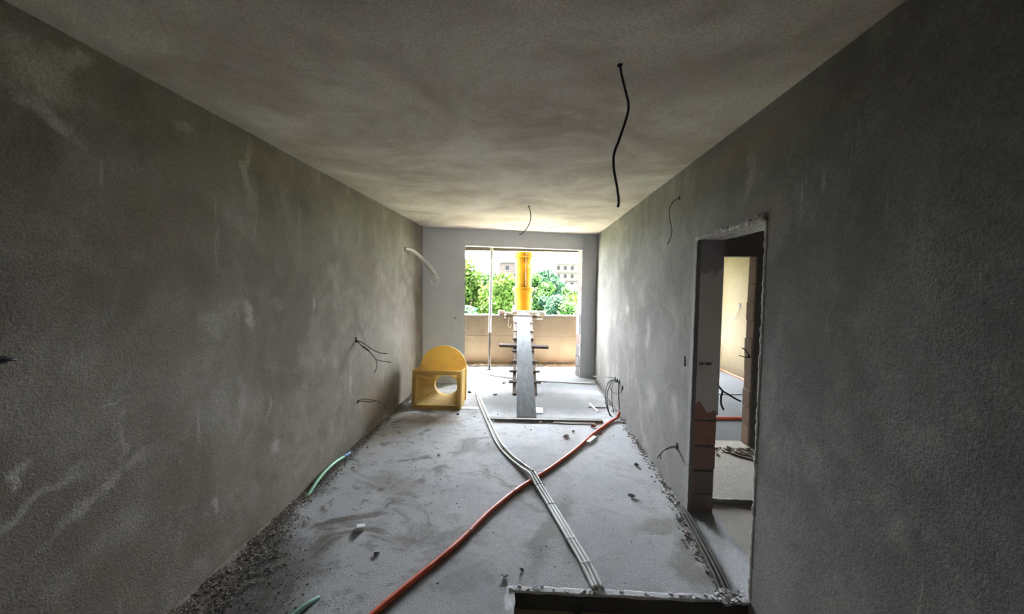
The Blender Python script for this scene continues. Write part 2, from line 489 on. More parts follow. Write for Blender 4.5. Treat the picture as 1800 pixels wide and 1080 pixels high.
for i in range(50):
    chip(bm, (rng.uniform(PX0 - .05, PX1), PY1 + rng.uniform(-.01, .03), .006), rng.uniform(.008, .028))
for i in range(60):
    chip(bm, (rng.uniform(1.02, PX1), PY1 + rng.uniform(-.03, .06), .008), rng.uniform(.012, .04))
tag(obj('broken_rim', bm, M['rim'], floor), kind='stuff')

bm = bmesh.new()
box(bm, XL - .2, XL, YB, DL + .2, 0, ZC)
wall_left = struct(obj('wall_left', bm, M['wall_left']), 'smeared grey plaster wall along the left side')

bm = bmesh.new()
box(bm, XR, XR + WT, YF + .05, DR + .1, 0, ZC)
box(bm, XR, XR + WT, YN, YF + .05, ZD, ZC)
box(bm, XR, XR + WT, YB, YN, 0, ZC)
wall_right = struct(obj('wall_right', bm, M['wall_right']), 'grey plaster wall on the right with an unfinished doorway')

# the far jamb of the doorway: bare blocks below, plaster above
bz = [0.0, .146, .324, .505, .694, .868]
bmats = ['brick_sooty', 'brick_sooty', 'brick_dark', 'brick_red', 'brick_red']
for i in range(5):
    bm = bmesh.new()
    dx = rng.uniform(-.004, .004)
    z1 = bz[i + 1] - .012
    box(bm, XR + .030 + dx, XR + WT - .004 + dx, YF + .001 + rng.uniform(0, .006), YF + .049, bz[i] + .001, z1)
    bevel_all(bm, .004)
    obj('brick', bm, M[bmats[i]], wall_right)
bm = bmesh.new()
box(bm, XR + .034, XR + WT - .006, YF + .012, YF + .0495, 0, ZD)
obj('mortar_bed', bm, M['mortar'], wall_right)
# plaster coat over the upper jamb with a ragged foot
bm = bmesh.new()
def jamb_coat(bm, x0, x1, yf, yb, zbot, ztop, nx=14):
    fr, bk = [], []
    for i in range(nx + 1):
        x = x0 + (x1 - x0) * i / nx
        zb = zbot(i / nx)
        fr.append((bm.verts.new((x, yf, zb)), bm.verts.new((x, yf, ztop))))
        bk.append((bm.verts.new((x, yb, zb)), bm.verts.new((x, yb, ztop))))
    for i in range(nx):
        bm.faces.new((fr[i][0], fr[i + 1][0], fr[i + 1][1], fr[i][1]))
        bm.faces.new((bk[i][0], bk[i][1], bk[i + 1][1], bk[i + 1][0]))
        bm.faces.new((fr[i][0], bk[i][0], bk[i + 1][0], fr[i + 1][0]))
        bm.faces.new((fr[i][1], fr[i + 1][1], bk[i + 1][1], bk[i][1]))
    for s in (0, nx):
        bm.faces.new((fr[s][0], fr[s][1], bk[s][1], bk[s][0]))
jamb_coat(bm, XR + .032, XR + WT, YF - .008, YF + .02, lambda t: (.80 + .03 * math.sin(9 * t) - .11 * max(0, t - .3) + rng.uniform(-.012, .012)), ZD)
obj('jamb_coat', bm, M['jamb'], wall_right)
bm = bmesh.new()
box(bm, XR, XR + .032, YF - .004, YF + .05, 0, ZD)
obj('plaster_return', bm, M['return'], wall_right)
# slots of dark mortar on the jamb face
bm = bmesh.new()
for i in range(26):
    chip(bm, (XR + .04 + rng.random() * .09, YF - .010, 1.105 + rng.uniform(-.008, .008)), rng.uniform(.008, .022), .5)
tag(obj('mortar_crumb', bm, M['mortar'], wall_right), kind='stuff')
# ragged plaster lips round the doorway
bm = bmesh.new()
rough_strip(bm, (XR - .002, YN + .002, .0), (XR - .002, YN + .002, ZD), .010, .012, (-.6, .8, 0), (0, 1, 0), .016)
rough_strip(bm, (XR - .002, YN, ZD + .004), (XR - .002, YF, ZD + .004), .020, .014, (-1, 0, 0), (0, 0, 1), .012)
rough_strip(bm, (XR + .004, YF - .002, .05), (XR + .004, YF - .002, ZD), .008, .007, (-.7, -.7, 0), (0, 1, 0), .018)
for i in range(110):
    tt = rng.random() ** 1.6
    chip(bm, (XR - .006, YN + .03 + tt * .72, ZD + .012 + rng.uniform(-.006, .022) * (1 - tt)), rng.uniform(.008, .024) * (1.25 - tt * .6), .8)
tag(obj('plaster_edge', bm, M['lip'], wall_right), kind='stuff')
# dark soot-like smear plate is part of jamb_coat; underside of the lintel
bm = bmesh.new()
for i in range(7):
    x = XR + .004 + i * .027
    rough_strip(bm, (x + .013, YN, ZD - .001), (x + .013, YF, ZD - .001), .015, .006, (0, 0, -1), (1, 0, 0), .05)
obj('lintel_underside', bm, M['lip'], wall_right)

# far wall, askew, with the tall balcony opening
LW = (XR - XL) / math.cos(KW)
def bw(x): return (x - XL) / math.cos(KW)
OL, OR, ZO, BT = bw(-1.091), bw(.903), 2.2875, .20
MB_ = Matrix.Translation((XL, DL, 0)) @ Matrix.Rotation(KW, 4, 'Z')
bm = bmesh.new()
box(bm, -1.3, OL, 0, BT, 0, ZC)
box(bm, OR + .055, LW + .06, 0, BT, 0, ZC)
box(bm, OR, OR + .055, 0, .028, 0, ZC)
box(bm, OL, OR + .055, 0, BT, ZO, ZC)
wall_back = struct(obj('wall_back', bm, M['wall_back']), 'blue grey plaster end wall around the balcony opening')
wall_back.matrix_world = MB_
zc_, n_ = 0.0, 0
while zc_ < ZO - .02:
    h = min(.19, ZO - zc_)
    bm = bmesh.new()
    box(bm, OR + rng.uniform(-.012, .008), OR + .053, .030, BT - .002, zc_ + .004, zc_ + h - .008)
    bevel_all(bm, .005)
    k = 'brick_sooty' if n_ >= 10 else ('brick_pink' if n_ in (8, 9, 6, 3) else 'brick_grey')
    obj('brick', bm, M[k], wall_back)
    zc_ += h; n_ += 1
bm = bmesh.new()
box(bm, OR + .02, OR + .054, .029, BT - .006, 0, ZO)
obj('mortar_bed', bm, M['rim'], wall_back)
bm = bmesh.new()
rough_strip(bm, (OR, -.001, 0), (OR, -.001, ZO), .010, .008, (-.5, -.8, 0), (1, 0, 0), .03)
rough_strip(bm, (OL, -.001, ZO), (OR, -.001, ZO), .006, .006, (0, -.6, -.8), (0, 0, 1), .05)
tag(obj('plaster_edge', bm, M['lip'], wall_back), kind='stuff')

bm = bmesh.new()
box(bm, FX0, FX1, YB - .2, FY1, ZC, ZC + .18)
ceiling = struct(obj('ceiling', bm, M['ceiling']), 'mottled brown grey plastered ceiling')

# wall behind the camera
bm = bmesh.new()
box(bm, FX0, 4.0, YB - .2, YB, 0, ZC)
struct(obj('wall_front', bm, M['wall_hall']))
pc = MB_ @ Vector(((OL + OR) / 2, BT + .02, ZO / 2))
portal('balcony_portal', pc, OR - OL, ZO, (math.sin(KW), -math.cos(KW), 0))

# ------------------------------------------------------------------ hall and further room behind the doorway
HX0 = XR + WT
HX1, HY0, HY1, HT = 3.85, .4, 4.313, .15
bm = bmesh.new()
box(bm, HX0, HX1, YB - .2, 3.20, -.25, 0)
hall_floor = struct(obj('floor_hall', bm, M['floor_hall']))
bm = bmesh.new()
box(bm, HX0, HX1, 3.20, HY1 + HT, -.25, .028)
obj('raised_screed', bm, M['floor_hall'], hall_floor)
bm = bmesh.new()
rough_strip(bm, (HX0, 3.205, .028), (HX1, 3.205, .028), .02, .006, (0, 0, 1), (0, -1, 0), .02)
obj('screed_edge', bm, M['rim'], hall_floor)
bm = bmesh.new()
ox0, ox1, oz = 1.42, 2.262, 1.965
box(bm, HX0, ox0, HY1, HY1 + HT, 0, ZC)
box(bm, ox1, HX1, HY1, HY1 + HT, 0, ZC)
box(bm, ox0, ox1, HY1, HY1 + HT, oz, ZC)
wall_hall = struct(obj('wall_hall', bm, M['wall_hall']), 'dim brown plaster wall of the hall with a second doorway')
zc_ = .03
while zc_ < oz - .05:
    h = min(rng.uniform(.17, .2), oz - zc_)
    bm = bmesh.new()
    box(bm, ox1 - rng.uniform(.006, .022), ox1 + .01, HY1 + .008, HY1 + HT - .002, zc_, zc_ + h - .006)
    bevel_all(bm, .004)
    obj('brick', bm, M['brick_hall'], wall_hall)
    zc_ += h
bm = bmesh.new()
box(bm, HX1, HX1 + .15, HY0, 9.1, 0, ZC)
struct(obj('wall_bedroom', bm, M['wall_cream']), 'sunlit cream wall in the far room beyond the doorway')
bm = bmesh.new()
box(bm, HX0, HX1, HY0 - .15, HY0, 0, ZC)
struct(obj('wall_hall_near', bm, M['wall_hall']))
bm = bmesh.new()
box(bm, HX0, HX1 + .15, HY0 - .15, 9.1, ZC, ZC + .18)
struct(obj('ceiling_hall', bm, M['ceiling']))
bm = bmesh.new()
box(bm, HX0, HX1, HY1 + HT, 9.1, -.25, .0)
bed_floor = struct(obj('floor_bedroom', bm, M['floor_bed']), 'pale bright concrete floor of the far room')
WX0, WX1, WZ0, WZ1 = 1.8, 3.3, .6, 2.2
bm = bmesh.new()
box(bm, HX0, WX0, 8.95, 9.1, 0, ZC); box(bm, WX1, HX1, 8.95, 9.1, 0, ZC)
box(bm, WX0, WX1, 8.95, 9.1, 0, WZ0); box(bm, WX0, WX1, 8.95, 9.1, WZ1, ZC)
struct(obj('wall_bedroom_far', bm, M['wall_cream']))
bm = bmesh.new()
box(bm, HX0 - .15, HX0, DR + .1, 8.95, 0, ZC)
struct(obj('wall_bedroom_side', bm, M['wall_cream']))
portal('bedroom_portal', ((WX0 + WX1) / 2, 9.03, (WZ0 + WZ1) / 2), WX1 - WX0, WZ1 - WZ0, (0, -1, 0))

# ------------------------------------------------------------------ balcony
PA = math.atan(.091)
PM = Matrix.Translation((0, 8.66, 0)) @ Matrix.Rotation(PA, 4, 'Z')
bm = bmesh.new()
box(bm, -3.3, 1.20, 0, .16, 0, 1.02)
parapet = struct(obj('wall_parapet', bm, M['parapet']), 'beige rendered balcony parapet with a dirty top')
parapet.matrix_world = PM
bm = bmesh.new()
rough_strip(bm, (-3.3, .06, 1.02), (1.2, .06, 1.02), .075, .022, (0, 0, 1), (0, 1, 0), .04)
tag(obj('broken_coping', bm, M['grit_light'], parapet), kind='stuff')
bm = bmesh.new()
box(bm, -3.3, 1.2, -.004, .001, .585, .597)
obj('render_joint', bm, M['beam'], parapet)
bm = bmesh.new()
box(bm, -3.3, 1.20, .02, .20, 2.345, ZC)
beam = struct(obj('trim_1', bm, M['beam']), 'beige beam over the balcony edge')
beam.matrix_world = PM

bm = bmesh.new()
box(bm, -2.25, -2.10, 6.85, 8.44, 0, ZC)  # out of view, added to block sky light coming in from the left
struct(obj('wall_sky_blocker', bm, M['parapet']), 'unseen rendered partition added to cut sky light at the left balcony end')

# ------------------------------------------------------------------ loose earth and grit (uncountable)
def grit(name, n, place, smin, smax, mats, label, cat, R, mound=None):
    bm = bmesh.new()
    if mound: mound(bm)
    for i in range(n):
        x, y, z = place(R)
        s = R.uniform(smin, smax) * (0.6 + .8 * R.random() ** 3)
        chip(bm, (x, y, z + s * .2), s, .7, R.randrange(len(mats)), R)
    return tag(obj(name, bm, mats), label, cat, kind='stuff')

R1 = random.Random(3)
def left_w(y): return (1 + .3 * mnoise.noise((y * 6, 7, 0)) + .25 * mnoise.noise((y * 17, 2, 0))) * (.07 + .05 * math.exp(-((y - 3.4) / .5) ** 2) + (.55 * max(0, min(1, (2.9 - y) / 1.1)) if y < 2.9 else 0))
def lp(R):
    while True:
        y = 1.0 + 5.5 * R.random() ** 1.9
        t = abs(R.gauss(0, .5))
        return XL + .004 + t * left_w(y), y, .016 * max(0, 1 - t)
def lm(bm):
    ny, nx = 200, 8
    rows = []
    for j in range(ny + 1):
        y = .9 + 5.7 * j / ny
        w = left_w(y) * .6
        rows.append([bm.verts.new((XL + .001 + w * i / nx, y, max(-.004, (.022 + .010 * mnoise.noise((y * 5, i * .3, 0))) * (1 - i / nx) ** 2.5 - .004 * i / nx + .005 * mnoise.noise((y * 12, i * .8, 3)) * (1 - i / nx)))) for i in range(nx + 1)])
    for a, b in zip(rows, rows[1:]):
        for i in range(nx): bm.faces.new((a[i], b[i], b[i + 1], a[i + 1])).material_index = 0
grit('rubble_strip', 15000, lp, .004, .014, [M['soil'], M['soil_mid'], M['soil_mid'], M['grit_light'], M['stone_dark']], 'dark crumbly rubble swept along the foot of the left wall', 'rubble', R1, lm)
R2 = random.Random(4)
def rp(R):
    y = 2.2 + 5.0 * R.random() ** 1.3
    return XR - .004 - abs(R.gauss(0, .035)) - (.05 if y < 3.0 else 0), y, 0
grit('grit_line', 1500, rp, .005, .02, [M['soil'], M['grit_light'], M['grit_light']], 'grey crumbs of mortar along the foot of the right wall', 'rubble', R2)
R3 = random.Random(5)
def pp(R):
    x = R.uniform(-1.9, 1.15)
    return x, 8.635 + .091 * x - abs(R.gauss(0, .09)) * (1.6 if x > .1 else .8), 0
grit('earth_strip', 1100, pp, .008, .035, [M['soil_brown'], M['soil_brown'], M['grit_light']], 'orange brown earth heaped along the foot of the balcony parapet', 'earth', R3)
R4 = random.Random(6)
def fp(R):
    x = R.gauss(-.5, .8); y = 2.2 + 4.5 * R.random()
    return max(XL + .1, min(1.1, x)), y, 0
grit('floor_crumbs', 420, fp, .004, .013, [M['soil'], M['grit_light'], M['stone_dark']], 'tiny crumbs scattered over the concrete floor', 'crumbs', R4)
R5 = random.Random(8)
def hp(R): return 2.22 - abs(R.gauss(0, .16)), 4.25 - abs(R.gauss(0, .12)), .028
grit('hall_crumbs', 240, hp, .006, .03, [M['soil_brown'], M['grit_light'], M['soil']], 'brown crumbs and splinters on the hall floor by the second doorway', 'crumbs', R5)

# ------------------------------------------------------------------ conduits on the floor
def offset_path(pts, d, z):
    pts = [Vector(p) for p in pts]
    out = []
    for i, p in enumerate(pts):
        t = (pts[min(i + 1, len(pts) - 1)] - pts[max(i - 1, 0)]).normalized()
        s = Vector((t.y, -t.x, 0))
        out.append(p + s * d + Vector((0, 0, z)))
    return out
CP = [(-1.06, 7.95, 0), (-1.03, 7.72, 0), (-.849, 6.642, 0), (-.745, 6.05, 0), (-.655, 5.632, 0), (-.469, 4.87, 0), (-.313, 4.257, 0), (-.171, 3.91, 0), (-.04, 3.65, .016), (.034, 3.49, .036), (.098, 3.30, .014), (.163, 3.098, 0), (.275, 2.676, 0), (.35, 2.402, 0), (.39, 2.20, -.004)]
th = empty('conduit_bundle', (.034, 3.49, 0))
tag(th, 'bundle of grey corrugated conduits snaking from the balcony to the front', 'conduit')
inv = th.matrix_world.inverted()
RB = random.Random(9)
def rel(pts, o): return [Vector(p) - o.location for p in pts]
for k, (d, z, rr) in enumerate([(-.023, .0115, .0115), (.0, .0115, .0115), (.023, .0115, .0115), (-.011, .0305, .0095)]):
    pts = [Vector(p) + Vector((RB.uniform(-.003, .003), 0, 0)) for p in CP]
    if k == 3: pts = pts[:10]
    tube_obj('conduit', rel(offset_path(pts, d, z), th), rr, M['grey_conduit'], th, 8, 8, .06)
full = smooth_path(CP, 8)
for f in (.22, .36, .47, .56, .645, .72, .80, .87, .93):
    i = int(f * (len(full) - 1))
    p = full[i]; t = (full[min(i + 1, len(full) - 1)] - full[i - 1]).normalized(); s = Vector((t.y, -t.x, 0))
    ring = [p + s * (math.cos(a) * .038) + Vector((0, 0, max(.002, p.z + .012 + math.sin(a) * .0145))) for a in [2 * math.pi * q / 14 for q in range(15)]]
    bm = bmesh.new(); tube(bm, [q - th.location for q in ring], .0028, 5)
    obj('cable_tie', bm, M['white_wire'] if RB.random() < .5 else M['dusty_cable'], th, True)

OP = [(1.12, 5.15, .10), (1.085, 5.125, .035), (.973, 4.995, .017), (.83, 4.77, .017), (.69, 4.537, .017), (.459, 4.096, .017), (.213, 3.692, .017), (.058, 3.461, .017), (-.101, 3.227, .017), (-.273, 2.91, .017), (-.408, 2.599, .017), (-.523, 2.37, .017), (-.645, 2.153, .017), (-.80, 1.85, .017), (-1.0, 1.4, .017)]
th = empty('orange_conduit', (.058, 3.461, 0))
tag(th, 'orange red plastic conduit running diagonally across the floor', 'conduit')
tube_obj('pipe', rel(OP, th), .0165, M['orange_conduit'], th, 10, 8, .03)
fo = smooth_path(OP, 8)
for f in (.30, .47, .58, .70):
    i = int(f * (len(fo) - 1)); p = fo[i]; t = (fo[i + 1] - fo[i - 1]).normalized() * .006
    bm = bmesh.new(); tube(bm, [p - t - th.location, p + t - th.location], .0185, 10)
    obj('tape_ring', bm, M['beige_wire'], th, True)

th = empty('green_conduit', (-1.70, 3.45, 0))
tag(th, 'bright green conduit with blue end sleeve in the rubble by the left wall', 'conduit')
tube_obj('pipe', rel([(-1.715, 3.74, .03), (-1.718, 3.55, .05), (-1.712, 3.35, .05), (-1.70, 3.18, .03), (-1.695, 3.05, .0)], th), .0125, M['green_conduit'], th, 10)
tube_obj('end_sleeve', rel([(-1.712, 3.86, .018), (-1.714, 3.79, .025), (-1.715, 3.735, .031)], th), .0155, M['blue_sleeve'], th, 10)
tag(tube_obj('green_conduit', [(-1.085, 2.06, -.002), (-1.105, 2.0, .013), (-1.133, 1.932, .015), (-1.19, 1.78, .015), (-1.25, 1.55, .015)], .014, M['green_dusty']), 'short dusty green conduit poking out of the floor at the near edge', 'conduit')
tag(tube_obj('floor_cable', [(-1.03, 7.70, .012), (-.88, 7.62, .012), (-.733, 7.507, .012), (-.308, 7.275, .012), (.187, 7.10, .012), (.666, 7.035, .012), (1.05, 6.985, .014), (1.11, 6.99, .025)], .0105, M['grey_conduit'], None, 8), 'single grey cable crossing the floor behind the ramp to the right wall', 'cable')
tag(tube_obj('balcony_cable', [(-1.16, 8.30, .008), (-1.10, 8.46, .008), (-1.0, 8.50, .008), (-.93, 8.42, .008)], .007, M['white_wire']), 'thin white cable curled on the balcony floor', 'cable')
# conduits half buried in the channel by the doorway
th = empty('buried_cables', (1.10, 2.6, 0))
tag(th, 'dark dusty cables half buried beside the doorway threshold', 'cable')
for d, z in ((-.022, .012), (.0, .016), (.024, .010)):
    tube_obj('cable', rel(offset_path([(1.149, 3.12, -.01), (1.146, 3.02, 0), (1.14, 2.901, 0), (1.12, 2.614, 0), (1.095, 2.35, 0), (1.075, 2.20, -.006)], d, z), th), .0085, M['muddy_cable'], th, 7, 8, .12)

# ------------------------------------------------------------------ cables out of walls and ceiling
def hole_fill(name, parent, c, axis, w=.022, h=.03):
    """small black block on the wall face, painted as a shaded hole"""
    bm = bmesh.new()
    x, y, z = c
    d = .006
    if axis == 'X': box(bm, x - d, x + d, y - w, y + w, z - h, z + h)
    elif axis == 'Z': box(bm, x - w, x + w, y - w, y + w, z - d, z + d)
    else: box(bm, x - w, x + w, y - d, y + d, z - h, z + h)
    bevel_all(bm, .004)
    return obj(name, bm, M['hole'], parent)

def wire_thing(name, base, wires, label, cat='wire', r=.004, mat='dark_wire', axis='X', hole=(.016, .02), seg=6):
    th = empty(name, base)
    tag(th, label, cat)
    bm = bmesh.new()
    d = .006
    w, h = hole
    if w:
        if axis == 'X': box(bm, -d, d, -w, w, -h, h)
        elif axis == 'Z': box(bm, -w, w, -h, h, -d, d)
        else: box(bm, -w, w, -d, d, -h, h)
        bevel_all(bm, .003)
        obj('hole_block', bm, M['hole'], th)
    else: bm.free()
    for wdef in wires:
        pts, rr, mm = (wdef if isinstance(wdef, tuple) and len(wdef) == 3 and isinstance(wdef[2], str) else (wdef, r, mat))
        tube_obj('wire', pts, rr, M[mm], th, seg)
    return th

# ceiling
wire_thing('ceiling_cable', (.352, 1.797, ZC), [([(0, 0, 0), (.008, 0, -.04), (.030, .0, -.12), (.040, 0, -.165), (.034, 0, -.21), (.006, .0, -.30), (-.014, 0, -.36), (-.014, 0, -.42), (.002, 0, -.50), (.010, 0, -.555), (.007, 0, -.582)], .0052, 'black')],
           'long thick black cable hanging wavily from the near ceiling', 'cable', axis='Z', hole=(.010, .012), seg=8)
wire_thing('ceiling_cable', (-.044, 4.892, ZC), [([(-.004, 0, 0), (.012, 0, -.03), (.028, 0, -.11), (.018, 0, -.19), (-.016, 0, -.26), (-.06, 0, -.31), (-.10, 0, -.335)], .005, 'black')],
           'short thin cable curving down from the far ceiling', 'cable', axis='Z', hole=(.012, .012))
# left wall
wire_thing('wall_wires', (XL, 4.115, 1.072), [
    [(0, 0, 0), (.06, 0.02, -.03), (.12, .06, -.09), (.20, .10, -.14), (.27, .14, -.155)],
    [(0, 0, .004), (.05, 0, -.05), (.11, .03, -.10), (.17, .08, -.20), (.24, .12, -.235), (.31, .14, -.245)],
    [(0, 0, -.004), (.07, 0, -.07), (.14, .02, -.13), (.19, .04, -.21), (.19, .05, -.29), (.165, .05, -.34)]],
    'spray of three dark wires sticking out at mid height of the left wall', r=.0042, hole=(.016, .028))
wire_thing('wall_wires', (XL, 4.148, .436), [
    [(0, 0, 0), (.05, 0, .025), (.12, .03, .012), (.18, .06, -.01), (.235, .09, -.05), (.25, .10, -.10)],
    [(0, 0, -.004), (.05, .01, 0), (.12, .03, -.012), (.17, .05, -.004)]],
    'thin looped wire low on the left wall near the yellow hopper', r=.0036, hole=(.010, .018))
wire_thing('wall_cable', (XL, 1.30, 1.378), [([(0, -.10, .004), (.02, -.06, .004), (.035, -.01, .002), (.03, .012, 0)], .006, 'black')],
           'black cable stub at the left edge of the view', 'cable', hole=(.012, .012))
wire_thing('wall_cable', (XL, 5.755, 2.124), [
    ([(0, 0, 0), (.06, .15, -.015), (.14, .32, -.10), (.23, .42, -.22), (.31, .44, -.33), (.345, .445, -.40), (.36, .445, -.44), (.34, .445, -.49), (.30, .445, -.50), (.265, .445, -.46), (.255, .445, -.43)], .009, 'white_wire'),
    ([(0, 0, .012), (.07, .16, .0), (.15, .33, -.085), (.24, .43, -.20), (.33, .445, -.33), (.375, .445, -.41)], .009, 'white_wire'),
    ([(0, 0, -.012), (.06, .14, -.03), (.13, .30, -.115), (.20, .40, -.215), (.29, .44, -.33)], .008, 'beige_wire')],
    'pale plastic conduit ends curling out high on the far left wall', 'conduit', hole=(.02, .026))
# end wall
wire_thing('wall_wires', (-1.247, 6.853, 1.081), [([(0, 0, 0), (.004, -.03, -.03), (.02, -.04, -.10), (.022, -.04, -.19), (-.01, -.04, -.27), (-.05, -.04, -.335)], .004, 'white_wire')],
           'thin pale wire hanging on the end wall left of the balcony opening', axis='Y', hole=(.010, .014))
wire_thing('wall_wires', (-1.085, 6.90, 1.60), [([(0, 0, .09), (.018, -.03, .075), (-.008, -.035, .04), (.012, -.035, -.03), (.02, -.035, -.09), (.0, -.03, -.14)], .0045, 'black')],
           'small dark wire at the left edge of the balcony opening', axis='Y', hole=(.008, .01))
# right wall
wire_thing('wall_wires', (XR, 3.416, 2.357), [([(0, 0, 0), (-.03, -.01, -.015), (-.065, -.02, -.045), (-.085, -.02, -.10), (-.08, -.03, -.19), (-.065, -.035, -.27), (-.08, -.03, -.34), (-.095, -.03, -.37)], .0038, 'dark_wire')],
           'thin dark wire drooping high on the right wall before the doorway', hole=(.008, .014))
wire_thing('wall_wires', (XR, 3.285, .398), [([(0, 0, -.01), (-.05, 0, -.015), (-.10, .0, -.035), (-.135, 0, -.075), (-.15, 0, -.10)], .0042, 'dark_wire'), ([(0, 0, .002), (-.05, 0, -.005), (-.095, .0, -.03), (-.125, .0, -.07), (-.12, 0, -.105)], .0042, 'dark_wire')],
           'forked dark wire low on the right wall beside the doorway', hole=(.018, .028))
wire_thing('wall_slot', (XR, 3.182, 1.094), [], 'small dark empty slot at mid height beside the doorway', 'wall box', hole=(.010, .038))
# bunch of loops by the orange conduit
th = empty('cable_loops', (XR, 5.33, .18))
tag(th, 'bunch of looped black cables at the foot of the right wall', 'cable')
for (y, z) in ((5.70, .395), (5.55, .40), (5.42, .415), (5.22, .385)):
    bm = bmesh.new()
    box(bm, -.010, .0, y - 5.33 - .016, y - 5.33 + .016, z - .18 - .024, z - .18 + .024)
    bevel_all(bm, .003)
    obj('hole_block', bm, M['hole'], th)
def wl(pts, r=.0055, m='black'):
    tube_obj('wire', [(x - XR - .010, y - 5.33, z - .18) for x, y, z in pts], r, M[m], th, 6)
wl([(1.167, 5.70, .395), (1.10, 5.75, .40), (.98, 5.95, .36), (.93, 6.1, .33)], .0045)
wl([(1.16, 5.42, .415), (1.12, 5.40, .44), (1.05, 5.38, .42), (.995, 5.36, .34), (.985, 5.34, .22), (1.00, 5.28, .10), (1.03, 5.22, .02)])
wl([(1.16, 5.42, .41), (1.11, 5.38, .45), (1.06, 5.36, .41), (1.01, 5.33, .31), (1.0, 5.30, .18), (1.02, 5.24, .06), (1.05, 5.2, .015)])
wl([(1.16, 5.40, .42), (1.155, 5.36, .38), (1.15, 5.33, .25), (1.145, 5.26, .12), (1.12, 5.18, .08)], .0065)
wl([(1.155, 5.42, .41), (1.10, 5.42, .40), (1.075, 5.40, .30), (1.075, 5.36, .16), (1.085, 5.28, .04)], .004)
wl([(1.165, 5.22, .385), (1.145, 5.20, .33), (1.10, 5.26, .30), (1.06, 5.32, .31), (1.04, 5.36, .36)], .004)
wl([(1.155, 5.43, .40), (1.09, 5.45, .43), (1.03, 5.42, .40), (1.01, 5.40, .38)], .006)
# hall and far room
wire_thing('hall_wires', (XR + WT, 3.45, .90), [
    [(0, 0, 0), (.12, .08, -.02), (.22, .14, -.06), (.285, .15, -.13)],
    [(.285, .15, -.13), (.275, .15, -.19), (.28, .15, -.25), (.30, .15, -.29)],
    [(.285, .15, -.13), (.33, .15, -.155), (.39, .15, -.19), (.44, .15, -.215)]],
    'forked black cable poking into the hall beyond the near doorway', r=.008, mat='black', hole=(.018, .022))
wire_thing('hall_wires', (ox1 - .02, HY1 + .05, .95), [
    [(0, 0, .015), (-.03, -.03, .04), (-.07, -.05, .075), (-.10, -.05, .095)],
    [(0, 0, -.01), (-.04, -.03, -.008), (-.09, -.05, .006), (-.12, -.05, .015)]],
    'two short dark wires sticking out of the second door jamb', r=.005, mat='black', hole=(.012, .016))
wire_thing('bedroom_wire', (HX1, 7.87, 1.33), [([(0, 0, 0), (-.02, .02, -.10), (-.03, .10, -.22), (-.03, .28, -.30)], .006, 'dusty_cable')],
           'small socket box with a thin wire on the cream far room wall', 'wire', hole=(.035, .04))
tag(tube_obj('bedroom_cable', [(2.75, 7.05, .01), (3.0, 7.25, .02), (3.15, 7.45, .10), (3.25, 7.55, .18)], .016, M['black']), 'dark cable end bending up from the far room floor', 'cable')
tag(tube_obj('orange_conduit', [(3.81, 8.9, .018), (3.81, 8.0, .018), (3.81, 7.2, .018), (3.80, 6.4, .018)], .018, M['orange_conduit']), 'orange conduit along the foot of the cream far room wall', 'conduit')
tag(tube_obj('orange_conduit', [(1.5, 5.20, .018), (2.0, 5.26, .018), (2.334, 5.264, .018), (2.756, 5.301, .018), (3.5, 5.32, .018)], .018, M['orange_conduit']), 'red orange conduit lying straight across the far room floor', 'conduit')
tag(tube_obj('bedroom_cable', [(1.8, 6.42, .006), (2.7, 6.48, .006), (3.6, 6.58, .006)], .006, M['dusty_cable']), 'thin grey cable lying across the far room floor', 'cable')
for i, (a, b, lab) in enumerate([((1.98, 4.10), (2.12, 3.95), 'longer wood splinter lying by the second doorway'), ((2.12, 4.09), (2.235, 3.93), 'shorter wood splinter lying nearest the hall wall')]):
    bm = bmesh.new()
    dv = Vector((b[0] - a[0], b[1] - a[1], 0)); L_ = dv.length
    box(bm, 0, L_, -.010, .010, 0, .012)
    bevel_all(bm, .003)
    o = tag(obj('wood_splinter', bm, M['wood_pale']), lab, 'wood')
    o.location = (a[0], a[1], .029); o.rotation_euler = (0, 0, math.atan2(dv.y, dv.x))

# ------------------------------------------------------------------ ramp, ladder and boards
def beam_between(a, b, w, h, upv=Vector((0, 0, 1))):
    """matrix with x along a-b, box spans x 0..L, y +-w/2, z 0..h"""
    a, b = Vector(a), Vector(b)
    x = (b - a).normalized()
    y = upv.cross(x).normalized()
    z = x.cross(y)
    m = Matrix((x, y, z)).transposed().to_4x4()
    m.translation = a
    return m, (b - a).length

# plank
A, Bp = Vector((-.030, 5.055, .0)), Vector((-.155, 8.50, 1.05))
PM_, PLn = beam_between(A, Bp, .245, .03)
th = empty('ramp_plank'); th.matrix_world = PM_
tag(th, 'long cement crusted plank sloping from floor up to the parapet', 'plank')
bm = bmesh.new()
N = 60
rows = []
for i in range(N + 1):
    x = PLn * i / N
    e0, e1 = mnoise.noise((x * 7, 0, 1)) * .004, mnoise.noise((x * 7, 5, 1)) * .004
    t1 = .034 + mnoise.noise((x * 5, 3, 2)) * .004
    rows.append([bm.verts.new(c) for c in ((x, -.122 + e0, .004), (x, -.122 + e0, t1), (x, 0, t1 + .003), (x, .122 + e1, t1), (x, .122 + e1, .004))])
for a, b in zip(rows, rows[1:]):
    for k in range(5): bm.faces.new((a[k], a[(k + 1) % 5], b[(k + 1) % 5], b[k]))
bm.faces.new(rows[0]); bm.faces.new(rows[-1][::-1])
obj('board', bm, M['plank'], th)
bm = bmesh.new(); box(bm, -.012, .0, -.123, .123, .001, .042); bevel_all(bm, .003)
obj('end_cleat', bm, M['wood_dark'], th)
bm = bmesh.new(); box(bm, PLn * .945, PLn * .945 + .03, -.19, .19, .036, .056); bevel_all(bm, .003)
obj('cross_bar', bm, M['wood_dark'], th)

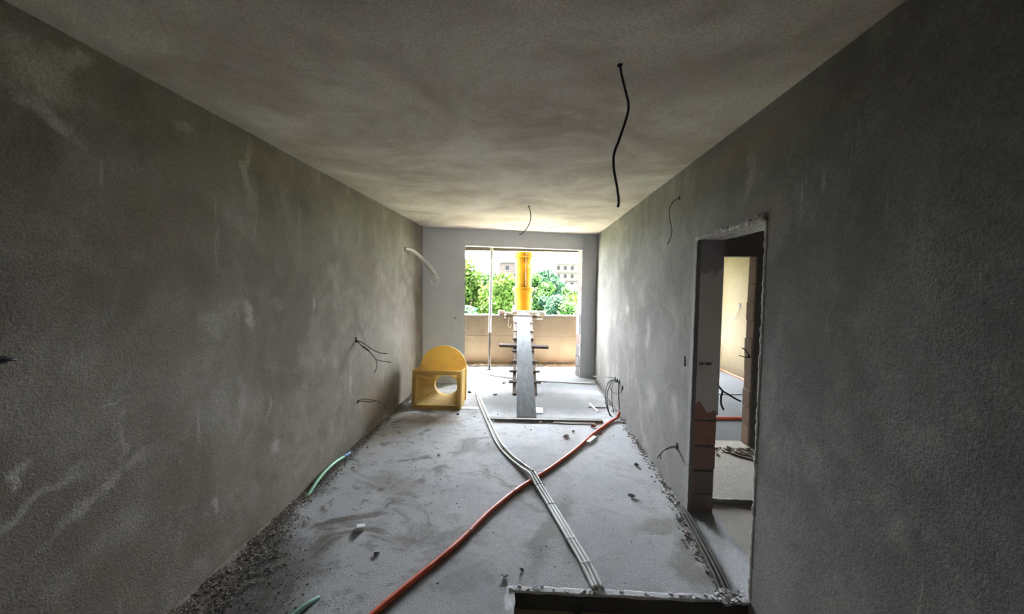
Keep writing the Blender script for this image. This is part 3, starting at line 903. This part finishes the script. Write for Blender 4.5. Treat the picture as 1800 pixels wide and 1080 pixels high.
# ladder under the plank
LA, LB = Vector((-.065, 6.18, .02)), Vector((-.155, 8.52, .985))
LM_, LLn = beam_between(LA, LB, .3, .03)
th = empty('ladder'); th.matrix_world = LM_
tag(th, 'weathered wooden ladder under the ramp plank with protruding rungs', 'ladder')
for s in (-1, 1):
    bm = bmesh.new(); box(bm, 0, LLn + .05, s * .160 - .026, s * .160 + .026, -.045, .0); bevel_all(bm, .004)
    obj('rail', bm, M['wood_rail'], th)
for yv, w, h in ((8.30, .19, .018), (7.976, .205, .02), (7.675, .19, .045), (7.307, .20, .022), (7.004, .225, .024), (6.724, .245, .024), (6.451, .25, .024)):
    x = (yv - LA.y) / (LB.y - LA.y) * LLn
    o_ = rng.uniform(-.012, .012)
    bm = bmesh.new(); box(bm, x - .024, x + .024, -w + o_, w + o_, -.002, h); bevel_all(bm, .004)
    obj('rung', bm, M['wood_rung'], th)
# long cross plank through the ladder
x = (7.43 - LA.y) / (LB.y - LA.y) * LLn
bm = bmesh.new(); box(bm, -.44, .44, -.035, .035, 0, .05); bevel_all(bm, .004)
o = tag(obj('cross_plank', bm, M['wood_dark']), 'long dark timber laid crosswise on the ladder halfway up the ramp', 'timber')
c = LM_ @ Vector((x, 0, .001)); o.location = c; o.rotation_euler = (math.atan2(.965, 2.34), .02, -.02)

# timber lying on the floor at the foot of the ramp
bm = bmesh.new(); box(bm, 0, 1.39, -.045, .045, 0, .032); bevel_all(bm, .003)
o = tag(obj('floor_batten', bm, M['wood_batten']), 'cement stained batten lying across the foot of the ramp', 'timber')
o.location = (-.50, 5.10 - .10, 0); o.rotation_euler = (0, 0, math.atan2(.035, 1.39))
# folded white cord in front of the batten
th = empty('folded_cord', (.54, 4.945, 0)); tag(th, 'white cord folded in a flat loop in front of the floor batten', 'cord')
tube_obj('cord', [(-.22, .025, .008), (-.24, .012, .008), (-.22, -.002, .008), (-.05, -.016, .008), (.1, -.002, .008), (.22, -.008, .008), (.245, .01, .008), (.22, .022, .008), (.05, .014, .010), (-.1, .022, .008), (-.22, .012, .012)], .007, M['white_wire'], th, 6)
# white block right of the ramp foot
bm = bmesh.new(); box(bm, -.055, .055, -.12, .12, 0, .012); bevel_all(bm, .003)
o = tag(obj('white_tile', bm, M['white_bit']), 'dusty white tile scrap lying right of the ramp plank', 'tile'); o.location = (.125, 5.42, 0); o.rotation_euler = (0, 0, -.05)
bm = bmesh.new(); box(bm, -.13, .13, -.055, .055, 0, .006); bevel_all(bm, .002)
o = tag(obj('pale_strip', bm, M['rim']), 'thin pale board strip beside the yellow hopper', 'board'); o.location = (-.805, 5.46, 0)
bm = bmesh.new(); box(bm, -.012, .012, -.19, .19, 0, .012); bevel_all(bm, .002)
o = tag(obj('white_stick', bm, M['white_wire']), 'thin white stick lying slantwise near the right wall', 'stick'); o.location = (.865, 5.58, .014); o.rotation_euler = (0, 0, .16)
bm = bmesh.new(); tube(bm, [Vector((-.13, 0, .008)), Vector((0, .003, .008)), Vector((.13, 0, .008))], .007, 6)
o = tag(obj('steel_bar', bm, M['dusty_cable']), 'short dark steel bar lying under the white stick', 'bar'); o.location = (.93, 5.63, 0)
bm = bmesh.new(); box(bm, -.10, .10, -.022, .022, 0, .03); bevel_all(bm, .004)
o = tag(obj('wood_offcut', bm, M['white_bit']), 'whitish offcut leaning on the orange conduit', 'offcut'); o.location = (.668, 4.395, 0); o.rotation_euler = (0, 0, math.atan2(.17, .096))

# ------------------------------------------------------------------ stones and bits on the floor, each by itself
bits = [((.752, 4.835), .055, 'stone_red', 'round dark red stone beside the upper end of the orange conduit'),
        ((.414, 4.497), .055, 'stone', 'largest pale stone lying left of the orange conduit'),
        ((.504, 4.663), .035, 'stone_dark', 'small dark stone between the pale stone and the batten'),
        ((.80, 4.62), .032, 'stone_red', 'small reddish fragment touching the right side of the orange conduit'),
        ((.996, 3.811), .04, 'stone_dark', 'dark flake near the right wall by the forked wire'),
        ((.816, 3.231), .045, 'stone', 'grey flake on the floor before the doorway'),
        ((-.126, 2.275), .032, 'stone', 'grey pebble just behind the sunken step corner'),
        ((-.027, 2.335), .022, 'stone_dark', 'tiny dark pebble behind the sunken step'),
        ((-.91, 2.418), .03, 'stone_dark', 'dark pebble below the white foam block'),
        ((-.893, 5.15), .035, 'stone_dark', 'dark crumb in front of the yellow hopper'),
        ((-.422, 4.93), .03, 'white_bit', 'small white chip at the left end of the floor batten'),
        ((.144, 4.945), .034, 'white_bit', 'small white chip in front of the ramp foot'),
        ((-.91, 6.243), .05, 'stone_dark', 'dark pebble behind the hopper near the grey conduits'),
        ((-.512, 6.151), .05, 'stone', 'flat grey fragment between conduits and ladder foot'),
        ((-.859, 3.895), .028, 'stone', 'small grey pebble left of the grey conduits'),
        ((-.43, 6.85), .06, 'stone', 'grey lump on the floor left of the ladder')]
for (x, y), s, m, lab in bits:
    bm = bmesh.new()
    bmesh.ops.create_icosphere(bm, subdivisions=2, radius=s / 2)
    sd = rng.uniform(0, 100)
    for v in bm.verts:
        v.co *= 1 + 1.1 * mnoise.noise(v.co * (2.4 / s) + Vector((sd, 0, 0)))
        v.co.z *= .55; v.co.y *= .75
    zmin = min(v.co.z for v in bm.verts)
    for v in bm.verts: v.co.z -= zmin
    o = tag(obj('stone' if m != 'white_bit' else 'plaster_chip', bm, M[m]), lab, 'stone' if m != 'white_bit' else 'chip')
    o.location = (x, y, 0)
bm = bmesh.new(); box(bm, -.028, .028, -.022, .022, 0, .03); bevel_all(bm, .003)
for v in bm.verts: v.co.x += .25 * v.co.z
o = tag(obj('foam_block', bm, M['white_bit']), 'small white foam block on the stained floor at left', 'block'); o.location = (-1.118, 2.664, 0); o.rotation_euler = (0, 0, .25)
bm = bmesh.new(); bmesh.ops.create_icosphere(bm, subdivisions=2, radius=.02)
for v in bm.verts: v.co *= 1 + .5 * mnoise.noise(v.co * 50)
o = tag(obj('stone', bm, M['stone_dark']), 'dark lump lying in the sunken step', 'stone'); o.location = (.27, 2.15, PZ + .016)

# ------------------------------------------------------------------ yellow chute hopper
th = empty('chute_hopper', (-1.225, 5.36, 0), 0.0)
tag(th, 'yellow plastic chute hopper with rectangular mouth and domed back plate', 'hopper')
W2, HH, LEAN, DP = .325, .50, .06, .40
def hp_(x, z, d): return Vector((x, d + LEAN * z / HH, z))
bm = bmesh.new()
def frame(bm, x0, x1, z0, z1, ix0, ix1, iz0, iz1, d0, d1):
    o_ = [(x0, z0), (x1, z0), (x1, z1), (x0, z1)]; i_ = [(ix0, iz0), (ix1, iz0), (ix1, iz1), (ix0, iz1)]
    V = {}
    for nm, pts in (('o', o_), ('i', i_)):
        for d, dn in ((d0, 'f'), (d1, 'b')):
            V[nm + dn] = [bm.verts.new(hp_(x, z, d)) for x, z in pts]
    for k in range(4):
        j = (k + 1) % 4
        for a, b in (('of', 'if'), ('if', 'ib'), ('ib', 'ob'), ('ob', 'of')):
            bm.faces.new((V[a][k], V[a][j], V[b][j], V[b][k]))
frame(bm, -W2, W2, 0, HH, -W2 + .055, W2 - .05, .055, HH - .055, 0, .035)
bevel_all(bm, .005)
obj('mouth_frame', bm, M['hopper'], th)
for (xa, za), (xb, zb) in (((-W2, 0), (-W2, HH)), ((W2, HH), (W2, 0))):      # cheeks at either side
    bm = bmesh.new()
    q = [hp_(xa, za, .034), hp_(xb, zb, .034), hp_(xb * .97, zb * .96, DP), hp_(xa * .97, za * .96, DP)]
    n = (q[1] - q[0]).cross(q[3] - q[0]).normalized() * .006
    v0 = [bm.verts.new(p) for p in q]; v1 = [bm.verts.new(p + n) for p in q]
    bm.faces.new(v0); bm.faces.new(v1[::-1])
    for k in range(4): bm.faces.new((v0[k], v0[(k + 1) % 4], v1[(k + 1) % 4], v1[k]))
    obj('side_panel', bm, M['hopper'], th)
HC, HR = Vector((.065, 0, .235)), (.165, .138)
bm = bmesh.new()                                  # funnel from rectangle to round hole
n = 48
mouth, hole, hole2 = [], [], []
x0, x1, z0, z1 = -W2 + .055, W2 - .05, .055, HH - .055
for k in range(n):
    a = 2 * math.pi * k / n
    ca, sa = math.cos(a), math.sin(a)
    mx, mz = (x1 + x0) / 2, (z1 + z0) / 2
    sc_ = 1 / max(abs(ca) / ((x1 - x0) / 2), abs(sa) / ((z1 - z0) / 2))
    mouth.append(bm.verts.new(hp_(mx + ca * sc_, mz + sa * sc_, .034)))
    hx, hz = HC.x + HR[0] * ca, HC.z + HR[1] * sa
    hole.append(bm.verts.new(hp_(hx, hz, DP - .07)))
    hole2.append(bm.verts.new(hp_(hx, hz, DP + .01)))
for k in range(n):
    j = (k + 1) % n
    bm.faces.new((mouth[k], mouth[j], hole[j], hole[k]))
    bm.faces.new((hole[k], hole[j], hole2[j], hole2[k]))
obj('funnel', bm, M['hopper'], th)
bm = bmesh.new()                                  # domed back plate with the hole in it
na = 64
outer, inner = [], []
for k in range(na):
    a = 2 * math.pi * k / na
    ca, sa = math.cos(a), math.sin(a)
    cz = .44
    if sa >= 0: x, z = .335 * ca, cz + .335 * sa
    else:
        s_ = 1 / max(abs(ca) / .335, abs(sa) / .44)
        x, z = ca * s_, cz + sa * s_
    outer.append((x + .005, z)); inner.append((HC.x + HR[0] * ca, HC.z + HR[1] * sa))
V = {}
for d, dn in ((DP, 'f'), (DP + .022, 'b')):
    V['o' + dn] = [bm.verts.new(hp_(x, z, d)) for x, z in outer]
    V['i' + dn] = [bm.verts.new(hp_(x, z, d)) for x, z in inner]
for k in range(na):
    j = (k + 1) % na
    for a, b in (('of', 'if'), ('if', 'ib'), ('ib', 'ob'), ('ob', 'of')):
        bm.faces.new((V[a][k], V[a][j], V[b][j], V[b][k]))
obj('back_plate', bm, M['hopper'], th)

# ------------------------------------------------------------------ debris chute outside the parapet
th = empty('debris_chute', (-.165, 9.25, 0))
tag(th, 'orange yellow plastic debris chute of nested tubes hanging outside the parapet', 'chute')
def section(ztop, L_, name='chute_section'):
    bm = bmesh.new()
    ro, rb = .200, .163
    prof = [(rb, ztop - L_), (ro - .004, ztop - .10), (.226, ztop - .095), (.229, ztop - .088), (.229, ztop - .004), (.224, ztop), (.196, ztop), (.192, ztop - .09), (rb - .008, ztop - L_)]
    lathe(bm, [(r, z) for r, z in prof] + [prof[0]], 36)
    return obj(name, bm, M['chute'], th, False)
for zt in (2.35, 1.60, .85, .10): section(zt, .90 if zt > 2 else .86)
section(3.10, .9)
for s, zt in ((-1, 2.30), (1, 2.30), (1, 1.55), (-1, 1.55)):
    bm = bmesh.new(); box(bm, s * .232 - .012, s * .232 + .012, -.03, .03, zt - .035, zt + .02); bevel_all(bm, .004)
    obj('bracket', bm, M['prop_dark'], th)
tube_obj('rope', [(.20, -.16, 2.36), (.17, -.20, 2.2), (.13, -.225, 2.08), (.09, -.235, 2.03)], .006, M['dusty_cable'], th, 6)
tube_obj('rope', [(.05, -.235, 2.35), (.045, -.215, 2.0), (.048, -.205, 1.62)], .005, M['prop_dark'], th, 6)

# boards, bricks and lumps on the parapet under the chute
def on_parapet(x, d, z): return PM @ Vector((x, d, z))
def slab(name, c, sx, sy, sz, rz, mat, lab, cat, tilt=0.0):
    bm = bmesh.new(); box(bm, -sx / 2, sx / 2, -sy / 2, sy / 2, 0, sz); bevel_all(bm, .005)
    o = tag(obj(name, bm, M[mat]), lab, cat)
    o.location = c; o.rotation_euler = (0, tilt, rz)
    return o
slab('parapet_board', on_parapet(-.19, .09, 1.044), .66, .20, .03, PA + .03, 'wood_pale', 'lower pale board lying along the parapet top under the chute', 'board')
slab('parapet_board', on_parapet(-.12, .07, 1.076), .52, .17, .035, PA - .05, 'wood_batten', 'upper grey board stacked on the parapet top', 'board')
slab('parapet_brick', on_parapet(-.60, .06, 1.040), .12, .10, .075, .3, 'brick_pink', 'pinkish brick piece at the left end of the parapet boards', 'brick')
slab('parapet_brick', on_parapet(.25, .07, 1.040), .13, .10, .065, -.2, 'brick_grey', 'grey brick piece at the right end of the parapet boards', 'brick')
bm = bmesh.new(); box(bm, -.39, .39, -.012, .012, -.010, .010); bevel_all(bm, .003)
o = tag(obj('parapet_lath', bm, M['wood_pale']), 'thin lath tied crosswise just below the parapet top', 'lath')
o.location = on_parapet(-.15, -.020, .955); o.rotation_euler = (0, .03, PA)
tag(tube_obj('parapet_wire', [on_parapet(-.44, -.01, 1.0), on_parapet(-.45, -.02, .90), on_parapet(-.46, -.02, .80), on_parapet(-.42, -.02, .77), on_parapet(-.39, -.02, .84)], .006, M['beige_wire']), 'pale looped wire hanging on the parapet left of the ladder', 'wire')

# steel prop left of the ramp
th = empty('steel_prop', (-.785, 8.015, 0)); tag(th, 'slim vertical prop, pale above and dark below, on the balcony', 'prop')
bm = bmesh.new(); box(bm, -.05, .05, -.05, .05, 0, .006); obj('foot_plate', bm, M['prop_dark'], th)
bm = bmesh.new(); tube(bm, [Vector((0, 0, .004)), Vector((.003, 0, .73))], .020, 14); obj('lower_tube', bm, M['prop_dark'], th, True)
bm = bmesh.new(); tube(bm, [Vector((.003, 0, .72)), Vector((.030, 0, ZC - .006))], .028, 14); obj('upper_tube', bm, M['prop_light'], th, True)
bm = bmesh.new(); box(bm, -.03, .09, -.06, .06, ZC - .008, ZC - .001); obj('head_plate', bm, M['prop_dark'], th)

# ------------------------------------------------------------------ outdoors: hillside, trees, houses
def terr(x, y):
    return -9 + 8.2 * max(0, min(1, (y - 30) / 120)) + 1.2 * mnoise.noise((x * .03, y * .03, 0)) + 3.5 * math.exp(-((x - 14) / 22) ** 2) * max(0, min(1, (y - 60) / 90))
bm = bmesh.new()
nx, ny = 60, 60
g = [[bm.verts.new((-90 + 180 * i / nx, 10 + 240 * j / ny, terr(-90 + 180 * i / nx, 10 + 240 * j / ny))) for i in range(nx + 1)] for j in range(ny + 1)]
for j in range(ny):
    for i in range(nx): bm.faces.new((g[j][i], g[j][i + 1], g[j + 1][i + 1], g[j + 1][i]))
M['grass'] = simple('hillside_grass', (.02, .03, .01), .95, .4, .4)
struct(obj('ground', bm, M['grass'], None, True), 'green hillside below the balcony')

def leaf_mat(name, c):
    t = NT(name)
    col = t.mix(t.step(t.noise(.9, 4, .6), .3, .7), [x * .6 for x in c], [min(1, x * 1.3) for x in c])
    m = t.done(col, .8, None, .02)
    tr = t.n('ShaderNodeBsdfTranslucent'); t.l(col, tr.inputs['Color'])
    mx = t.n('ShaderNodeMixShader'); mx.inputs[0].default_value = .25
    t.l(t.b.outputs[0], mx.inputs[1]); t.l(tr.outputs[0], mx.inputs[2]); t.l(mx.outputs[0], t.t.nodes['Material Output'].inputs['Surface'])
    return m
LM = [leaf_mat('leaves_yellow_green', (.0105, .0195, .003)), leaf_mat('leaves_mid_green', (.0068, .0165, .0037)), leaf_mat('leaves_blue_green', (.005, .013, .0068))]
M['bark'] = simple('bark', (.14, .11, .08), .95, .3, 6)
def tree(x, y, top, rx, rz, kind, label, nleaf, ls, seed, trunk_lean=0.0):
    R = random.Random(seed)
    zg = terr(x, y)
    th = empty('tree', (x, y, zg)); tag(th, label, 'tree', 'trees beyond the balcony')
    H_ = top - zg
    bm = bmesh.new()
    cz = H_ - rz
    tube(bm, smooth_path([(0, 0, -.2), (.1, .05, H_ * .35), (trunk_lean * .5, 0, H_ * .6), (trunk_lean, 0, H_ * .9)], 6), lambda t: .24 * (1 - t) + .04, 8)
    obj('trunk', bm, M['bark'], th, True)
    bm = bmesh.new()
    for k in range(6):
        a = R.uniform(0, 6.28)
        e = Vector((rx * .7 * math.cos(a), rx * .7 * math.sin(a), cz + R.uniform(-.3, .7) * rz))
        tube(bm, smooth_path([(0, 0, H_ * .4), (e.x * .4, e.y * .4, cz - rz * .3), tuple(e)], 5), lambda t: .09 * (1 - t) + .02, 5)
    obj('branches', bm, M['bark'], th, True)
    lobes = []
    for k in range(22):
        while True:
            v = Vector((R.uniform(-1, 1), R.uniform(-1, 1), R.uniform(-1, 1)))
            if .25 < v.length < 1: break
        lobes.append((Vector((v.x * rx * .75, v.y * rx * .75, cz + v.z * rz * .78)), R.uniform(.28, .5) * min(rx, rz)))
    verts, faces = [], []
    for i in range(nleaf):
        c, rr = R.choice(lobes)
        d = Vector((R.gauss(0, 1), R.gauss(0, 1), R.gauss(0, 1))).normalized()
        core = i % 4 == 0
        p = c + d * rr * (R.random() ** .35) * (R.uniform(.3, .75) if core else R.uniform(.9, 1.12))
        nrm = (d + Vector((R.gauss(0, .6), R.gauss(0, .6), R.gauss(0, .6)))).normalized()
        a = nrm.orthogonal().normalized(); b = nrm.cross(a)
        an = R.uniform(0, 6.28); s = ls * R.uniform(.9, 1.9) * (1.6 if core else .85)
        u = (a * math.cos(an) + b * math.sin(an)) * s; w = (b * math.cos(an) - a * math.sin(an)) * s * .5
        k0 = len(verts)
        verts += [p - u, p + w - u * .1, p + u, p - w - u * .1]
        faces.append((k0, k0 + 1, k0 + 2, k0 + 3))
    me = bpy.data.meshes.new('foliage')
    me.from_pydata([tuple(v) for v in verts], [], faces)
    me.materials.append(LM[kind])
    o = bpy.data.objects.new('foliage', me); COL.objects.link(o); o.parent = th
    o['kind'] = 'stuff'
T = [(-3.6, 20, 3.6, 1.7, 3.0, 0, 'tall yellow green tree at the left edge of the balcony opening', 14000, .10),
     (-2.3, 22, 2.9, 1.5, 2.8, 1, 'mid green tree behind the slim prop', 13000, .10),
     (-1.35, 19, 2.35, 1.15, 2.3, 0, 'bright leafy tree between the prop and the yellow chute', 13000, .09),
     (-2.9, 17, .75, 1.2, 1.2, 2, 'low dark bluish tree at the lower left behind the parapet', 5000, .09),
     (-5.6, 23, 3.2, 2.0, 3.0, 1, 'green tree standing out past the left opening edge', 6000, .12),
     (1.35, 36, 3.35, 1.35, 1.9, 2, 'rounded blue green tree right of the yellow chute', 8000, .13),
     (3.4, 38, 1.75, 1.6, 2.0, 1, 'mid green tree below the pale building', 6000, .13),
     (2.4, 21, 1.6, .95, 1.8, 0, 'yellow green tree at the right edge of the balcony opening', 13000, .09),
     (.95, 20, 1.45, .95, 1.5, 2, 'grey green bushy tree just right of the yellow chute', 11000, .085),
     (1.75, 18, .95, .85, 1.2, 1, 'low green tree behind the right part of the parapet', 6000, .08),
     (4.4, 24, 2.3, 1.5, 2.2, 1, 'green tree hidden partly by the right opening edge', 6000, .10),
     (.4, 34, 2.6, 1.6, 2.0, 1, 'distant green tree behind the yellow chute', 6000, .13),
     (4.6, 90, 5.2, 3.6, 4.5, 2, 'far dark tree on the hillside left of the pale building', 5000, .35)]
for i, a in enumerate(T): tree(*a, seed=100 + i)

M['house_cream'] = simple('house_cream', (.021, .0185, .0155), .9, .08, .5, spec=0)
M['house_pink'] = simple('house_pink', (.015, .012, .011), .9, .08, .5, spec=0)
M['house_dark'] = simple('window_dark', (.005, .005, .0055), .9, spec=0)
M['roof'] = simple('roof_grey', (.010, .008, .008), .9, .2, 2)
def house(loc, w, d, h, cols, floors, mat, label, rz, roof='hip'):
    th = empty('apartment_building', loc, rz); tag(th, label, 'building')
    bm = bmesh.new(); box(bm, -w / 2, w / 2, -d / 2, d / 2, 0, h); obj('wall', bm, M[mat], th)
    bm = bmesh.new()
    if roof == 'hip':
        v = [bm.verts.new(p) for p in ((-w / 2 - .5, -d / 2 - .5, h), (w / 2 + .5, -d / 2 - .5, h), (w / 2 + .5, d / 2 + .5, h), (-w / 2 - .5, d / 2 + .5, h), (-w / 4, 0, h + 2.2), (w / 4, 0, h + 2.2))]
        for f in ((0, 1, 5, 4), (1, 2, 5), (2, 3, 4, 5), (3, 0, 4), (3, 2, 1, 0)): bm.faces.new([v[i] for i in f])
    else: box(bm, -w / 2 - .4, w / 2 + .4, -d / 2 - .4, d / 2 + .4, h, h + .4)
    obj('roof', bm, M['roof'], th)
    fh = h / floors
    for f in range(floors):
        for c in range(cols):
            x = -w / 2 + w * (c + .5) / cols
            bm = bmesh.new()
            ww = w / cols * .24
            box(bm, x - ww, x + ww, -d / 2 - .08, -d / 2 + .05, f * fh + fh * .25, f * fh + fh * .8)
            o_ = obj('window', bm, M['house_cream'], th)
            bm = bmesh.new()
            box(bm, x - ww * .8, x + ww * .8, -d / 2 - .12, -d / 2 - .07, f * fh + fh * .31, f * fh + fh * .75)
            obj('pane', bm, M['house_dark'], o_)
        bm = bmesh.new()
        if f: box(bm, -w / 2 - .2, w / 2 + .2, -d / 2 - .5, -d / 2, f * fh - .12, f * fh + .12); obj('balcony_slab', bm, M['house_cream'], th)
        else: bm.free()
house((13.6, 150, -5.0), 9.5, 9, 14.0, 4, 5, 'house_cream', 'pale multi storey building on the hillside at right', -.15, 'hip')
house((-4.5, 110, -6.0), 7, 7, 13.2, 3, 5, 'house_pink', 'faint pinkish building behind the trees left of the yellow chute', .2, 'flat')
